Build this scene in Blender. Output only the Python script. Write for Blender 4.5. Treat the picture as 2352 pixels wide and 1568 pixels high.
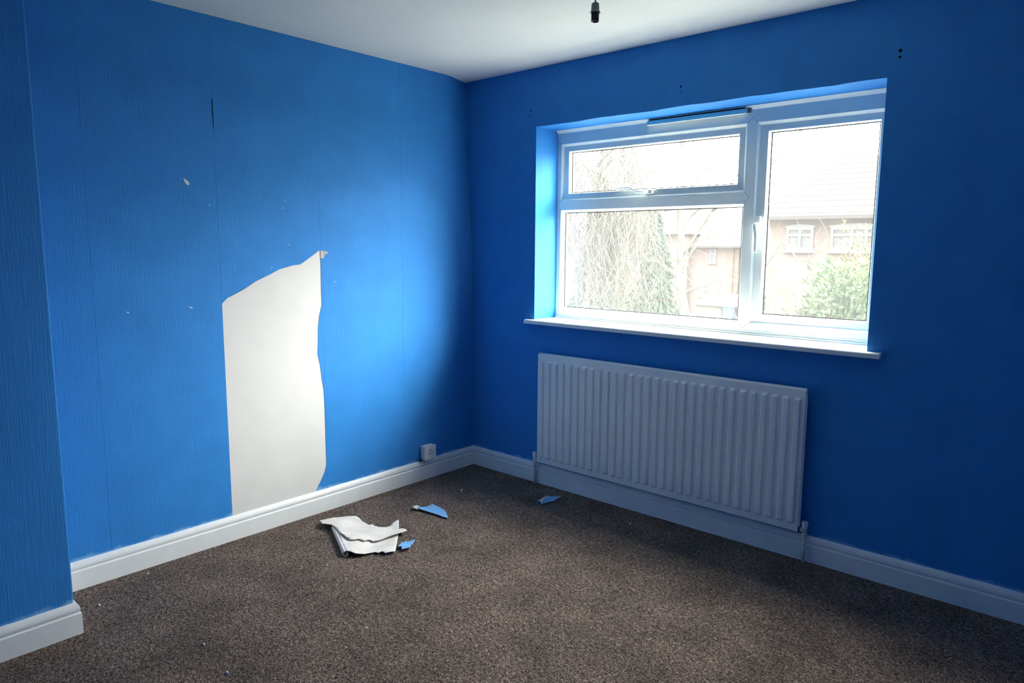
import bpy, bmesh, math, random
from mathutils import Vector, Matrix
from mathutils.geometry import delaunay_2d_cdt

# ---------------------------------------------------------------- clear
for o in list(bpy.data.objects):
    bpy.data.objects.remove(o, do_unlink=True)
scene = bpy.context.scene
COL = scene.collection

# ---------------------------------------------------------------- camera
YAW, PITCH, ROLL, FPX = 0.72615, -0.13509, 0.00601, 1615.47
CAM = Vector((3.1277, -3.1504, 1.4005))
cam_data = bpy.data.cameras.new('camera')
cam_data.sensor_fit = 'HORIZONTAL'
cam_data.sensor_width = 36.0
cam_data.lens = FPX / 2352.0 * 36.0
cam_data.clip_start = 0.02
cam_data.clip_end = 500
cam = bpy.data.objects.new('camera', cam_data)
COL.objects.link(cam)
fwd = Vector((-math.sin(YAW) * math.cos(PITCH), math.cos(YAW) * math.cos(PITCH), math.sin(PITCH)))
rt = fwd.cross(Vector((0, 0, 1))).normalized()
up = rt.cross(fwd)
r2 = rt * math.cos(ROLL) + up * math.sin(ROLL)
u2 = -rt * math.sin(ROLL) + up * math.cos(ROLL)
M = Matrix((r2, u2, -fwd)).transposed().to_4x4()
M.translation = CAM
cam.matrix_world = M
scene.camera = cam

# ---------------------------------------------------------------- sky
SKY = 26.0
world = bpy.data.worlds.new('overcast_sky')
scene.world = world
world.use_nodes = True
wn = world.node_tree.nodes
wn['Background'].inputs['Color'].default_value = (1.0, 0.99, 0.94, 1)
# overcast brightness: rises smoothly from the horizon to the zenith, the same all the way round
wl_ = world.node_tree.links
w_tc = wn.new('ShaderNodeTexCoord')
w_sep = wn.new('ShaderNodeSeparateXYZ')
w_mr = wn.new('ShaderNodeMapRange')
w_mr.inputs['From Min'].default_value = 0.0
w_mr.inputs['From Max'].default_value = 1.0
w_mr.inputs['To Min'].default_value = SKY * 0.60
w_mr.inputs['To Max'].default_value = SKY * 1.70
wl_.new(w_tc.outputs['Generated'], w_sep.inputs[0])
wl_.new(w_sep.outputs['Z'], w_mr.inputs['Value'])
wl_.new(w_mr.outputs[0], wn['Background'].inputs['Strength'])
# sampling portal in the window opening: gives off no light itself, it only guides the sky's light
pl = bpy.data.lights.new('window_portal', 'AREA')
pl.shape = 'RECTANGLE'
pl.size, pl.size_y = 1.80, 1.09
pl.cycles.is_portal = True
po = bpy.data.objects.new('window_portal', pl)
COL.objects.link(po)
po.location = (1.406, 0.30, 1.52)
po.rotation_euler = (math.radians(-90), 0, 0)

# the low winter sun behind cloud, off to the right: a wide, soft and weak disc
sun = bpy.data.lights.new('veiled_sun', 'SUN')
sun.energy = 8.5
sun.angle = math.radians(36)
sun.color = (1.0, 0.99, 0.94)
so = bpy.data.objects.new('veiled_sun', sun)
COL.objects.link(so)
SUN_EL, SUN_AZ = math.radians(21), math.radians(50)
so.rotation_euler = Vector((math.sin(SUN_AZ) * math.cos(SUN_EL), math.cos(SUN_AZ) * math.cos(SUN_EL), math.sin(SUN_EL))).to_track_quat('Z', 'Y').to_euler()

# ---------------------------------------------------------------- exposure
vs = scene.view_settings
vs.view_transform = 'Standard'
vs.look = 'None'
vs.exposure = 0.12
vs.gamma = 1.0
vs.use_curve_mapping = False
scene.cycles.use_denoising = True
scene.cycles.max_bounces = 10
scene.cycles.diffuse_bounces = 6
scene.cycles.transparent_max_bounces = 16
scene.cycles.sample_clamp_indirect = 20.0
scene.cycles.caustics_reflective = False
scene.cycles.caustics_refractive = False

# ================================================================ materials
MATS = {}


def mat(name):
    m = bpy.data.materials.new(name)
    m.use_nodes = True
    MATS[name] = m
    nt = m.node_tree
    return m, nt, nt.nodes, nt.links, nt.nodes['Principled BSDF']


def plain(name, col, rough=0.5, spec=0.3, noise=0.0, scale=20.0, bump=0.0, bscale=200.0, metal=0.0):
    m, nt, n, l, p = mat(name)
    p.inputs['Base Color'].default_value = (*col, 1)
    p.inputs['Roughness'].default_value = rough
    p.inputs['Specular IOR Level'].default_value = spec
    p.inputs['Metallic'].default_value = metal
    tc = n.new('ShaderNodeTexCoord')
    if noise > 0:
        t = n.new('ShaderNodeTexNoise')
        t.inputs['Scale'].default_value = scale
        t.inputs['Detail'].default_value = 5
        l.new(tc.outputs['Object'], t.inputs['Vector'])
        r = n.new('ShaderNodeValToRGB')
        r.color_ramp.elements[0].position = 0.3
        r.color_ramp.elements[1].position = 0.7
        r.color_ramp.elements[0].color = (*[c * (1 - noise) for c in col], 1)
        r.color_ramp.elements[1].color = (*[min(1, c * (1 + noise)) for c in col], 1)
        l.new(t.outputs['Fac'], r.inputs['Fac'])
        l.new(r.outputs['Color'], p.inputs['Base Color'])
    if bump > 0:
        t = n.new('ShaderNodeTexNoise')
        t.inputs['Scale'].default_value = bscale
        t.inputs['Detail'].default_value = 3
        l.new(tc.outputs['Object'], t.inputs['Vector'])
        b = n.new('ShaderNodeBump')
        b.inputs['Strength'].default_value = bump
        b.inputs['Distance'].default_value = 0.002
        l.new(t.outputs['Fac'], b.inputs['Height'])
        l.new(b.outputs['Normal'], p.inputs['Normal'])
    return m


BLUE = (0.033, 0.226, 0.60)


def make_wallpaper():
    m, nt, n, l, p = mat('blue_wallpaper')
    p.inputs['Roughness'].default_value = 0.62
    p.inputs['Specular IOR Level'].default_value = 0.15
    tc = n.new('ShaderNodeTexCoord')
    # vertical combed emboss
    mp = n.new('ShaderNodeMapping')
    mp.inputs['Scale'].default_value = (260, 260, 9)
    l.new(tc.outputs['Object'], mp.inputs['Vector'])
    t1 = n.new('ShaderNodeTexNoise')
    t1.inputs['Scale'].default_value = 1.0
    t1.inputs['Detail'].default_value = 3
    l.new(mp.outputs['Vector'], t1.inputs['Vector'])
    b = n.new('ShaderNodeBump')
    b.inputs['Strength'].default_value = 0.55
    b.inputs['Distance'].default_value = 0.0022
    l.new(t1.outputs['Fac'], b.inputs['Height'])
    l.new(b.outputs['Normal'], p.inputs['Normal'])
    # slight unevenness of the paint
    t2 = n.new('ShaderNodeTexNoise')
    t2.inputs['Scale'].default_value = 6
    t2.inputs['Detail'].default_value = 6
    l.new(tc.outputs['Object'], t2.inputs['Vector'])
    r2_ = n.new('ShaderNodeValToRGB')
    r2_.color_ramp.elements[0].position = 0.25
    r2_.color_ramp.elements[1].position = 0.75
    r2_.color_ramp.elements[0].color = (*[c * 0.92 for c in BLUE], 1)
    r2_.color_ramp.elements[1].color = (*[c * 1.07 for c in BLUE], 1)
    l.new(t2.outputs['Fac'], r2_.inputs['Fac'])
    # fine streaks where the paint is thinner on the ridges
    r3 = n.new('ShaderNodeValToRGB')
    r3.color_ramp.elements[0].position = 0.52
    r3.color_ramp.elements[1].position = 0.78
    r3.color_ramp.elements[0].color = (0, 0, 0, 1)
    r3.color_ramp.elements[1].color = (0.30, 0.30, 0.30, 1)
    l.new(t1.outputs['Fac'], r3.inputs['Fac'])
    mx = n.new('ShaderNodeMix')
    mx.data_type = 'RGBA'
    l.new(r3.outputs['Color'], mx.inputs[0])
    l.new(r2_.outputs['Color'], mx.inputs[6])
    mx.inputs[7].default_value = (0.06, 0.29, 0.68, 1)
    # white gloss paint brushed over the bottom edge of the paper
    sep = n.new('ShaderNodeSeparateXYZ')
    l.new(tc.outputs['Object'], sep.inputs[0])
    t4 = n.new('ShaderNodeTexNoise')
    t4.inputs['Scale'].default_value = 9
    t4.inputs['Detail'].default_value = 8
    t4.inputs['Roughness'].default_value = 0.7
    l.new(tc.outputs['Object'], t4.inputs['Vector'])
    ma = n.new('ShaderNodeMath')
    ma.operation = 'MULTIPLY_ADD'
    ma.inputs[1].default_value = 0.075
    ma.inputs[2].default_value = 0.094
    l.new(t4.outputs['Fac'], ma.inputs[0])
    sb = n.new('ShaderNodeMath')
    sb.operation = 'SUBTRACT'
    l.new(ma.outputs[0], sb.inputs[0])
    l.new(sep.outputs['Z'], sb.inputs[1])
    mr = n.new('ShaderNodeMapRange')
    mr.inputs['From Min'].default_value = 0.0
    mr.inputs['From Max'].default_value = 0.014
    mr.inputs['To Max'].default_value = 0.55
    l.new(sb.outputs[0], mr.inputs['Value'])
    mx2 = n.new('ShaderNodeMix')
    mx2.data_type = 'RGBA'
    l.new(mr.outputs[0], mx2.inputs[0])
    l.new(mx.outputs[2], mx2.inputs[6])
    mx2.inputs[7].default_value = (0.30, 0.58, 0.85, 1)
    l.new(mx2.outputs[2], p.inputs['Base Color'])
    return m


def make_carpet():
    m, nt, n, l, p = mat('brown_carpet')
    p.inputs['Roughness'].default_value = 0.95
    p.inputs['Specular IOR Level'].default_value = 0.05
    tc = n.new('ShaderNodeTexCoord')
    mp = n.new('ShaderNodeMapping')
    mp.inputs['Rotation'].default_value = (0, 0, math.radians(38))
    mp.inputs['Scale'].default_value = (110, 165, 150)
    l.new(tc.outputs['Object'], mp.inputs['Vector'])
    t1 = n.new('ShaderNodeTexNoise')
    t1.inputs['Scale'].default_value = 1.0
    t1.inputs['Detail'].default_value = 4
    t1.inputs['Roughness'].default_value = 0.72
    t1.inputs['Distortion'].default_value = 1.6
    l.new(mp.outputs['Vector'], t1.inputs['Vector'])
    r = n.new('ShaderNodeValToRGB')
    e = r.color_ramp.elements
    e[0].position, e[0].color = 0.36, (0.013, 0.009, 0.007, 1)
    e[1].position, e[1].color = 0.72, (0.860, 0.705, 0.625, 1)
    for pos, c in ((0.45, (0.055, 0.041, 0.034, 1)), (0.53, (0.172, 0.132, 0.113, 1)), (0.62, (0.405, 0.322, 0.280, 1))):
        el = e.new(pos)
        el.color = c
    l.new(t1.outputs['Fac'], r.inputs['Fac'])
    # broad patches of wear
    t2 = n.new('ShaderNodeTexNoise')
    t2.inputs['Scale'].default_value = 4.5
    t2.inputs['Detail'].default_value = 5
    l.new(tc.outputs['Object'], t2.inputs['Vector'])
    r2_ = n.new('ShaderNodeValToRGB')
    r2_.color_ramp.elements[0].position = 0.3
    r2_.color_ramp.elements[1].position = 0.7
    r2_.color_ramp.elements[0].color = (0.66, 0.67, 0.66, 1)
    r2_.color_ramp.elements[1].color = (1.12, 1.08, 1.05, 1)
    l.new(t2.outputs['Fac'], r2_.inputs['Fac'])
    mx = n.new('ShaderNodeMix')
    mx.data_type = 'RGBA'
    mx.blend_type = 'MULTIPLY'
    mx.inputs[0].default_value = 1
    l.new(r.outputs['Color'], mx.inputs[6])
    l.new(r2_.outputs['Color'], mx.inputs[7])
    l.new(mx.outputs[2], p.inputs['Base Color'])
    # cord rows
    wv = n.new('ShaderNodeTexWave')
    wv.wave_type = 'BANDS'
    wv.bands_direction = 'Y'
    wv.inputs['Scale'].default_value = 55
    wv.inputs['Distortion'].default_value = 2.0
    wv.inputs['Detail'].default_value = 2
    l.new(tc.outputs['Object'], wv.inputs['Vector'])
    ad = n.new('ShaderNodeMath')
    ad.operation = 'MULTIPLY_ADD'
    ad.inputs[1].default_value = 0.07
    l.new(wv.outputs['Fac'], ad.inputs[0])
    l.new(t1.outputs['Fac'], ad.inputs[2])
    b = n.new('ShaderNodeBump')
    b.inputs['Strength'].default_value = 0.6
    b.inputs['Distance'].default_value = 0.004
    l.new(ad.outputs[0], b.inputs['Height'])
    l.new(b.outputs['Normal'], p.inputs['Normal'])
    return m


def make_glass():
    m = bpy.data.materials.new('window_glass')
    m.use_nodes = True
    n, l = m.node_tree.nodes, m.node_tree.links
    n.clear()
    out = n.new('ShaderNodeOutputMaterial')
    tr = n.new('ShaderNodeBsdfTransparent')
    tr.inputs['Color'].default_value = (0.97, 0.985, 0.98, 1)
    tl = n.new('ShaderNodeBsdfTranslucent')
    tl.inputs['Color'].default_value = (1, 1, 1, 1)
    gl = n.new('ShaderNodeBsdfGlossy')
    gl.inputs['Roughness'].default_value = 0.02
    fw = n.new('ShaderNodeLayerWeight')
    pw = n.new('ShaderNodeMath')
    pw.operation = 'POWER'
    pw.inputs[1].default_value = 4.5
    l.new(fw.outputs['Facing'], pw.inputs[0])
    lw = n.new('ShaderNodeMath')
    lw.operation = 'MULTIPLY_ADD'
    lw.inputs[1].default_value = 0.5
    lw.inputs[2].default_value = 0.03
    l.new(pw.outputs[0], lw.inputs[0])
    tc = n.new('ShaderNodeTexCoord')
    t = n.new('ShaderNodeTexNoise')
    t.inputs['Scale'].default_value = 3
    l.new(tc.outputs['Object'], t.inputs['Vector'])
    mr = n.new('ShaderNodeMapRange')
    mr.inputs['To Min'].default_value = 0.0110
    mr.inputs['To Max'].default_value = 0.0135
    l.new(t.outputs['Fac'], mr.inputs['Value'])
    m1 = n.new('ShaderNodeMixShader')           # translucent white veil added to imitate glare washing out the view
    l.new(mr.outputs[0], m1.inputs[0])
    l.new(tr.outputs[0], m1.inputs[1])
    l.new(tl.outputs[0], m1.inputs[2])
    m2 = n.new('ShaderNodeMixShader')
    l.new(lw.outputs[0], m2.inputs[0])
    l.new(m1.outputs[0], m2.inputs[1])
    l.new(gl.outputs[0], m2.inputs[2])
    l.new(m2.outputs[0], out.inputs['Surface'])
    MATS['window_glass'] = m
    return m


make_wallpaper()
make_carpet()
make_glass()
plain('lining_paper', (0.678, 0.664, 0.635), 0.85, 0.1, noise=0.03, scale=7, bump=0.12, bscale=300)
plain('ceiling_paint', (0.84, 0.85, 0.79), 0.9, 0.1, noise=0.02, scale=3, bump=0.25, bscale=60)
plain('white_gloss', (0.784, 0.795, 0.784), 0.38, 0.4, noise=0.03, scale=14, bump=0.06, bscale=60)
plain('upvc', (0.82, 0.86, 0.80), 0.35, 0.4, noise=0.02, scale=10)
plain('radiator_enamel', (0.827, 0.837, 0.827), 0.35, 0.4, noise=0.02, scale=8)
plain('valve_paint', (0.62, 0.62, 0.58), 0.45, 0.4, noise=0.12, scale=60)
plain('socket_plastic', (0.80, 0.80, 0.78), 0.35, 0.4, noise=0.02)
plain('dark_hole', (0.008, 0.008, 0.010), 0.9, 0.05, noise=0.2)
plain('black_gasket', (0.035, 0.035, 0.037), 0.7, 0.2, noise=0.1)
plain('holder_grey', (0.20, 0.22, 0.22), 0.5, 0.4, noise=0.05)
plain('holder_black', (0.006, 0.006, 0.008), 0.45, 0.4, noise=0.1)
plain('paper_back', (0.704, 0.659, 0.608), 0.9, 0.05, noise=0.10, scale=14, bump=0.1, bscale=120)
plain('fleck_white', (0.75, 0.75, 0.72), 0.9, 0.05, noise=0.05)
plain('vent_shadow', (0.02, 0.02, 0.02), 0.9, 0.05, noise=0.1)
# outside
plain('lawn', (0.128, 0.129, 0.106), 0.95, 0.05, noise=0.3, scale=1.5, bump=0.3, bscale=10)
plain('concrete', (0.165, 0.162, 0.153), 0.9, 0.1, noise=0.15, scale=2, bump=0.2, bscale=20)  # for the unseen slab that reflects light up into the room
plain('house_brick', (0.065, 0.049, 0.044), 0.9, 0.05, noise=0.18, scale=2.2)
plain('roof_tile', (0.027, 0.025, 0.025), 0.9, 0.05, noise=0.15, scale=2.0)
plain('house_white', (0.085, 0.085, 0.085), 0.7, 0.1, noise=0.03)
plain('house_pane', (0.046, 0.048, 0.051), 0.5, 0.05, noise=0.2, scale=2)
plain('curtain_pane', (0.082, 0.046, 0.047), 0.6, 0.05, noise=0.2, scale=2)
plain('birch_bark', (0.068, 0.066, 0.057), 0.9, 0.05, noise=0.35, scale=6)
plain('pale_twig', (0.060, 0.057, 0.048), 0.9, 0.02, noise=0.15, scale=4)
plain('brown_twig', (0.061, 0.051, 0.038), 0.9, 0.02, noise=0.25, scale=4)
plain('conifer_green', (0.035, 0.056, 0.040), 0.9, 0.02, noise=0.35, scale=5)
plain('laurel_green', (0.040, 0.062, 0.032), 0.8, 0.04, noise=0.4, scale=4)
plain('privet_green', (0.067, 0.076, 0.034), 0.8, 0.04, noise=0.35, scale=4)
plain('shed_wall', (0.071, 0.070, 0.056), 0.9, 0.05, noise=0.15, scale=3)
plain('shed_roof', (0.076, 0.076, 0.076), 0.9, 0.05, noise=0.05)
plain('bin_blue', (0.036, 0.061, 0.122), 0.5, 0.1, noise=0.1)

# ================================================================ helpers


def tag(o, label=None, cat=None, group=None, kind=None):
    if label:
        o['label'] = label
    if cat:
        o['category'] = cat
    if group:
        o['group'] = group
    if kind:
        o['kind'] = kind
    return o


def obj(name, bm, mats, parent=None, base=None, smooth=False, recalc=True):
    """Link a bmesh built in world coordinates as one object (origin at base, or at the parent's)."""
    if recalc:
        bmesh.ops.recalc_face_normals(bm, faces=bm.faces)
    me = bpy.data.meshes.new(name)
    origin = Vector((0, 0, 0))
    if parent is not None:
        origin = parent.get('_org', None)
        origin = Vector(origin) if origin is not None else Vector((0, 0, 0))
    elif base is not None:
        origin = Vector(base)
    bmesh.ops.translate(bm, verts=bm.verts, vec=-origin)
    bm.to_mesh(me)
    bm.free()
    if smooth:
        for f in me.polygons:
            f.use_smooth = True
    for m in (mats if isinstance(mats, (list, tuple)) else [mats]):
        me.materials.append(MATS[m])
    o = bpy.data.objects.new(name, me)
    COL.objects.link(o)
    if parent is not None:
        o.parent = parent
    else:
        o.location = origin
    o['_org'] = list(origin)
    return o


def thing(name, loc, label, cat, group=None, kind=None):
    o = bpy.data.objects.new(name, None)
    o.empty_display_size = 0.05
    o.location = loc
    o['_org'] = list(loc)
    COL.objects.link(o)
    return tag(o, label, cat, group, kind)


def NB():
    return bmesh.new()


def box(bm, x0, x1, y0, y1, z0, z1, mi=0, bevel=0.0, seg=2):
    c = [(x, y, z) for z in (z0, z1) for y in (y0, y1) for x in (x0, x1)]
    v = [bm.verts.new(p) for p in c]
    fs = [bm.faces.new([v[i] for i in f]) for f in
          ((0, 2, 3, 1), (4, 5, 7, 6), (0, 1, 5, 4), (2, 6, 7, 3), (0, 4, 6, 2), (1, 3, 7, 5))]
    for f in fs:
        f.material_index = mi
    if bevel > 0:
        es = list({e for f in fs for e in f.edges})
        bmesh.ops.bevel(bm, geom=es, offset=bevel, segments=seg, affect='EDGES', profile=0.5)
    return fs


def quad(bm, *pts, mi=0):
    f = bm.faces.new([bm.verts.new(p) for p in pts])
    f.material_index = mi
    return f


def ring(bm, a, b, mi=0):
    """sloping ring between two rectangles (x0,x1,z0,z1,y)"""
    def cs(r):
        return [(r[0], r[4], r[2]), (r[1], r[4], r[2]), (r[1], r[4], r[3]), (r[0], r[4], r[3])]
    A = [bm.verts.new(p) for p in cs(a)]
    B = [bm.verts.new(p) for p in cs(b)]
    for i in range(4):
        j = (i + 1) % 4
        f = bm.faces.new((A[i], A[j], B[j], B[i]))
        f.material_index = mi


def prism(bm, poly, axis, a, b, mi=0, side_mi=None):
    """extrude a 2-D outline along axis (0: outline is y,z; 1: x,z; 2: x,y) from a to b"""
    def P(p, t):
        return ((t, p[0], p[1]), (p[0], t, p[1]), (p[0], p[1], t))[axis]
    A = [bm.verts.new(P(p, a)) for p in poly]
    B = [bm.verts.new(P(p, b)) for p in poly]
    n = len(poly)
    f1 = bm.faces.new(A)
    f2 = bm.faces.new(B)
    f1.material_index = f2.material_index = mi
    for i in range(n):
        j = (i + 1) % n
        f = bm.faces.new((A[i], A[j], B[j], B[i]))
        f.material_index = mi if side_mi is None else side_mi
    bmesh.ops.triangulate(bm, faces=[f1, f2], ngon_method='EAR_CLIP')


def tube(bm, pts, rad, n=8, mi=0, cap=True, flat=1.0, flat_dir=None):
    pts = [Vector(p) for p in pts]
    rings = []
    prev = None
    for i, p in enumerate(pts):
        d = (pts[min(i + 1, len(pts) - 1)] - pts[max(i - 1, 0)]).normalized()
        a = prev - d * prev.dot(d) if prev is not None else (flat_dir or Vector((0.31, 0.23, 0.92)))
        a = Vector(a) - d * Vector(a).dot(d)
        if a.length < 1e-5:
            a = Vector((1, 0, 0)) - d * d.x
        a.normalize()
        prev = a
        b = d.cross(a)
        r = rad[i] if isinstance(rad, (list, tuple)) else rad
        rings.append([bm.verts.new(p + (a * math.cos(t) * r + b * math.sin(t) * r * flat))
                      for t in (2 * math.pi * k / n for k in range(n))])
    for A, B in zip(rings, rings[1:]):
        for k in range(n):
            f = bm.faces.new((A[k], A[(k + 1) % n], B[(k + 1) % n], B[k]))
            f.material_index = mi
    if cap and n > 2:
        for R in (rings[0], rings[-1]):
            f = bm.faces.new(R)
            f.material_index = mi


def lathe(bm, prof, cx, cy, n=24, mi=0, axis=2):
    rings = []
    for r, z in prof:
        rr = []
        for k in range(n):
            t = 2 * math.pi * k / n
            rr.append(bm.verts.new((cx + r * math.cos(t), cy + r * math.sin(t), z)))
        rings.append(rr)
    for A, B in zip(rings, rings[1:]):
        for k in range(n):
            f = bm.faces.new((A[k], A[(k + 1) % n], B[(k + 1) % n], B[k]))
            f.material_index = mi
    return rings


def inside(p, poly):
    x, y = p
    c = False
    n = len(poly)
    for i in range(n):
        x1, y1 = poly[i]
        x2, y2 = poly[(i + 1) % n]
        if (y1 > y) != (y2 > y) and x < (x2 - x1) * (y - y1) / (y2 - y1) + x1:
            c = not c
    return c


def sheet(bm, poly, zf, step=0.012, mi=0):
    """thin bent sheet: outline in plan, height from zf(x, y)"""
    pts = []
    n = len(poly)
    for i in range(n):
        a, b = Vector(poly[i]), Vector(poly[(i + 1) % n])
        k = max(1, int((b - a).length / step))
        for j in range(k):
            pts.append(a + (b - a) * (j / k))
    m = len(pts)
    edges = [(i, (i + 1) % m) for i in range(m)]
    xs = [p[0] for p in poly]
    ys = [p[1] for p in poly]
    x = min(xs) + step * 0.5
    while x < max(xs):
        y = min(ys) + step * 0.5
        while y < max(ys):
            if inside((x, y), poly) and min((Vector((x, y)) - q).length for q in pts) > step * 0.45:
                pts.append(Vector((x, y)))
            y += step
        x += step
    vs_, es_, fs_, *_ = delaunay_2d_cdt([Vector((p[0], p[1])) for p in pts], edges, [], 1, 1e-6)
    V = [bm.verts.new((v[0], v[1], zf(v[0], v[1]))) for v in vs_]
    for f in fs_:
        c = [sum(vs_[i][k] for i in f) / len(f) for k in (0, 1)]
        if inside(c, poly):
            fc = bm.faces.new([V[i] for i in f])
            fc.normal_update()
            if fc.normal.z < 0:
                fc.normal_flip()
            fc.material_index = mi


def thicken(o, t, second):
    """real paper thickness, the other side in its own colour"""
    md = o.modifiers.new('paper_thickness', 'SOLIDIFY')
    md.thickness = t
    md.offset = -1
    o.data.materials.append(MATS[second])
    md.material_offset = 1
    md.material_offset_rim = 1
    return o


# ================================================================ room shell
H = 2.386
HS = 0.117
WL, WR, WB, WT = 0.504, 2.308, 0.974, 2.068
CHX, CHY = 0.368, -2.412
RX, RY = 3.75, -3.65        # walls behind and beside the camera

bm = NB()
box(bm, -0.35, RX + 0.2, RY - 0.2, 0.30, -0.15, 0.0)
o = obj('floor', bm, 'brown_carpet')
tag(o, 'dark brown flecked cord carpet covering the whole floor', 'floor', kind='structure')

# ceiling
bm = NB()
box(bm, -0.35, RX + 0.2, RY - 0.2, 0.30, H, H + 0.15)
o = obj('ceiling', bm, 'ceiling_paint')
tag(o, 'plain white painted ceiling', 'ceiling', kind='structure')


def sm(t):
    t = max(0.0, min(1.0, t))
    return t * t * (3 - 2 * t)


def xoff(y, z):
    """the plaster of the left wall falls away towards the top of the corner"""
    return -0.055 * sm((y + 0.27) / 0.27) ** 1.5 * sm((z - 1.1) / 1.25) - 0.004 * sm((y + 0.20) / 0.2)


def wall_grid(bm, ys, zs, off, back, mi=0, side_mi=None):
    F = [[bm.verts.new((xoff(y, z) + off, y, z)) for z in zs] for y in ys]
    B = [[bm.verts.new(((xoff(y, z) + off - back) if back < 0.01 else -0.35, y, z)) for z in zs] for y in ys]
    s = mi if side_mi is None else side_mi
    for i in range(len(ys) - 1):
        for j in range(len(zs) - 1):
            for G in (F, B):
                f = bm.faces.new((G[i][j], G[i + 1][j], G[i + 1][j + 1], G[i][j + 1]))
                f.material_index = mi
    for i in range(len(ys) - 1):
        for j in (0, len(zs) - 1):
            bm.faces.new((F[i][j], F[i + 1][j], B[i + 1][j], B[i][j])).material_index = s
    for j in range(len(zs) - 1):
        for i in (0, len(ys) - 1):
            bm.faces.new((F[i][j], F[i][j + 1], B[i][j + 1], B[i][j])).material_index = s


def lin(a, b, n):
    return [a + (b - a) * i / n for i in range(n + 1)]


bm = NB()
wall_grid(bm, [CHY - 0.05, -1.0] + lin(-0.3, 0.0, 10), [0.0] + lin(1.0, H, 12), -0.0016, 1)
wall_left = obj('wall_left', bm, 'blue_wallpaper', smooth=False)
tag(wall_left, 'bright blue papered wall with a torn bare patch, left of the corner', 'wall', kind='structure')

# wallpaper lengths hung on the left wall
SEAM = [-2.159, -1.629, -1.099, -0.569]
g = 0.0004
TH = 0.0008


def strip_rect(y0, y1):
    bm = NB()
    prism(bm, [(y0, 0.09), (y1, 0.09), (y1, H), (y0, H)], 0, -0.0010, TH - 0.0010, 0, 0)
    return obj('wallpaper_strip', bm, 'blue_wallpaper', wall_left)


strip_rect(CHY, SEAM[0] - g)
strip_rect(SEAM[0] + g, SEAM[1] - g)
TEAR = [(-1.6290, 1.131), (-1.602, 1.155), (-1.585, 1.164), (-1.564, 1.171), (-1.538, 1.188), (-1.509, 1.198),
        (-1.486, 1.214), (-1.461, 1.226), (-1.421, 1.245), (-1.379, 1.260), (-1.372, 1.266), (-1.335, 1.281),
        (-1.294, 1.292), (-1.258, 1.299), (-1.221, 1.302), (-1.202, 1.312), (-1.181, 1.325), (-1.152, 1.343),
        (-1.126, 1.364), (-1.112, 1.370), (-1.1015, 1.369)]
TEAR2 = [(-1.1015, 1.348), (-1.1035, 1.151), (-1.103, 1.093), (-1.112, 1.064), (-1.120, 1.036), (-1.127, 0.990),
         (-1.130, 0.949), (-1.132, 0.900), (-1.136, 0.841), (-1.130, 0.810), (-1.123, 0.780), (-1.119, 0.740),
         (-1.115, 0.700), (-1.107, 0.655), (-1.105, 0.600), (-1.104, 0.537), (-1.104, 0.363), (-1.104, 0.245),
         (-1.115, 0.211), (-1.127, 0.188), (-1.140, 0.166), (-1.155, 0.146), (-1.170, 0.122), (-1.178, 0.09)]
bm = NB()
yr = SEAM[2] - g
prism(bm, [(SEAM[1] + g, H), (yr, H), (yr, 1.369)] + TEAR[::-1][:-1] + [(SEAM[1] + g, 1.131)], 0, -0.0010, TH - 0.0008, 0, 0)
TE = [(-1.1015, 1.369)] + TEAR2
for (ya, za), (yb_, zb) in zip(TE, TE[1:]):
    prism(bm, [(ya, za), (yb_, zb), (yr, zb), (yr, za)], 0, -0.0010, TH - 0.0008, 0, 0)
o = obj('wallpaper_strip', bm, ['blue_wallpaper', 'lining_paper'], wall_left)
o['label'] = 'wallpaper length torn away over its lower half'
strip_rect(SEAM[2] + g, SEAM[3] - g)
bm = NB()
wall_grid(bm, lin(SEAM[3] + g, -0.29, 2) + lin(-0.27, 0.0, 12), [0.09] + lin(1.0, H, 14), TH - 0.0010, 0.001)
obj('wallpaper_strip', bm, 'blue_wallpaper', wall_left)
# the bare lining behind the tear
bm = NB()
prism(bm, [(-1.650, 0.09), (-1.085, 0.09), (-1.085, 1.385), (-1.40, 1.34), (-1.650, 1.20)], 0, -0.0018, -0.00125)
o = obj('lining_paper', bm, 'lining_paper', wall_left)
o['label'] = 'bare off-white lining where the blue paper is torn away'
# curled scrap left hanging at the top of the tear
FL = [(-1.1025, 1.3695), (-1.088, 1.3700), (-1.075, 1.3665), (-1.0615, 1.3595), (-1.075, 1.354), (-1.087, 1.350),
      (-1.089, 1.345), (-1.084, 1.336), (-1.0865, 1.3325), (-1.1025, 1.3325)]
bm = NB()
fa = [bm.verts.new((0.0008 + 0.010 * sm((y + 1.1025) / 0.040), y, z)) for y, z in FL]
fb = [bm.verts.new((0.0014 + 0.011 * sm((y + 1.1025) / 0.040), y, z)) for y, z in FL]
f1, f2 = bm.faces.new(fa), bm.faces.new(fb)
for i in range(len(FL)):
    j = (i + 1) % len(FL)
    bm.faces.new((fa[i], fa[j], fb[j], fb[i]))
bmesh.ops.triangulate(bm, faces=[f1, f2])
o = obj('torn_flap', bm, 'paper_back', wall_left)
o['label'] = 'curled white flap at the top of the tear'
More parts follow.
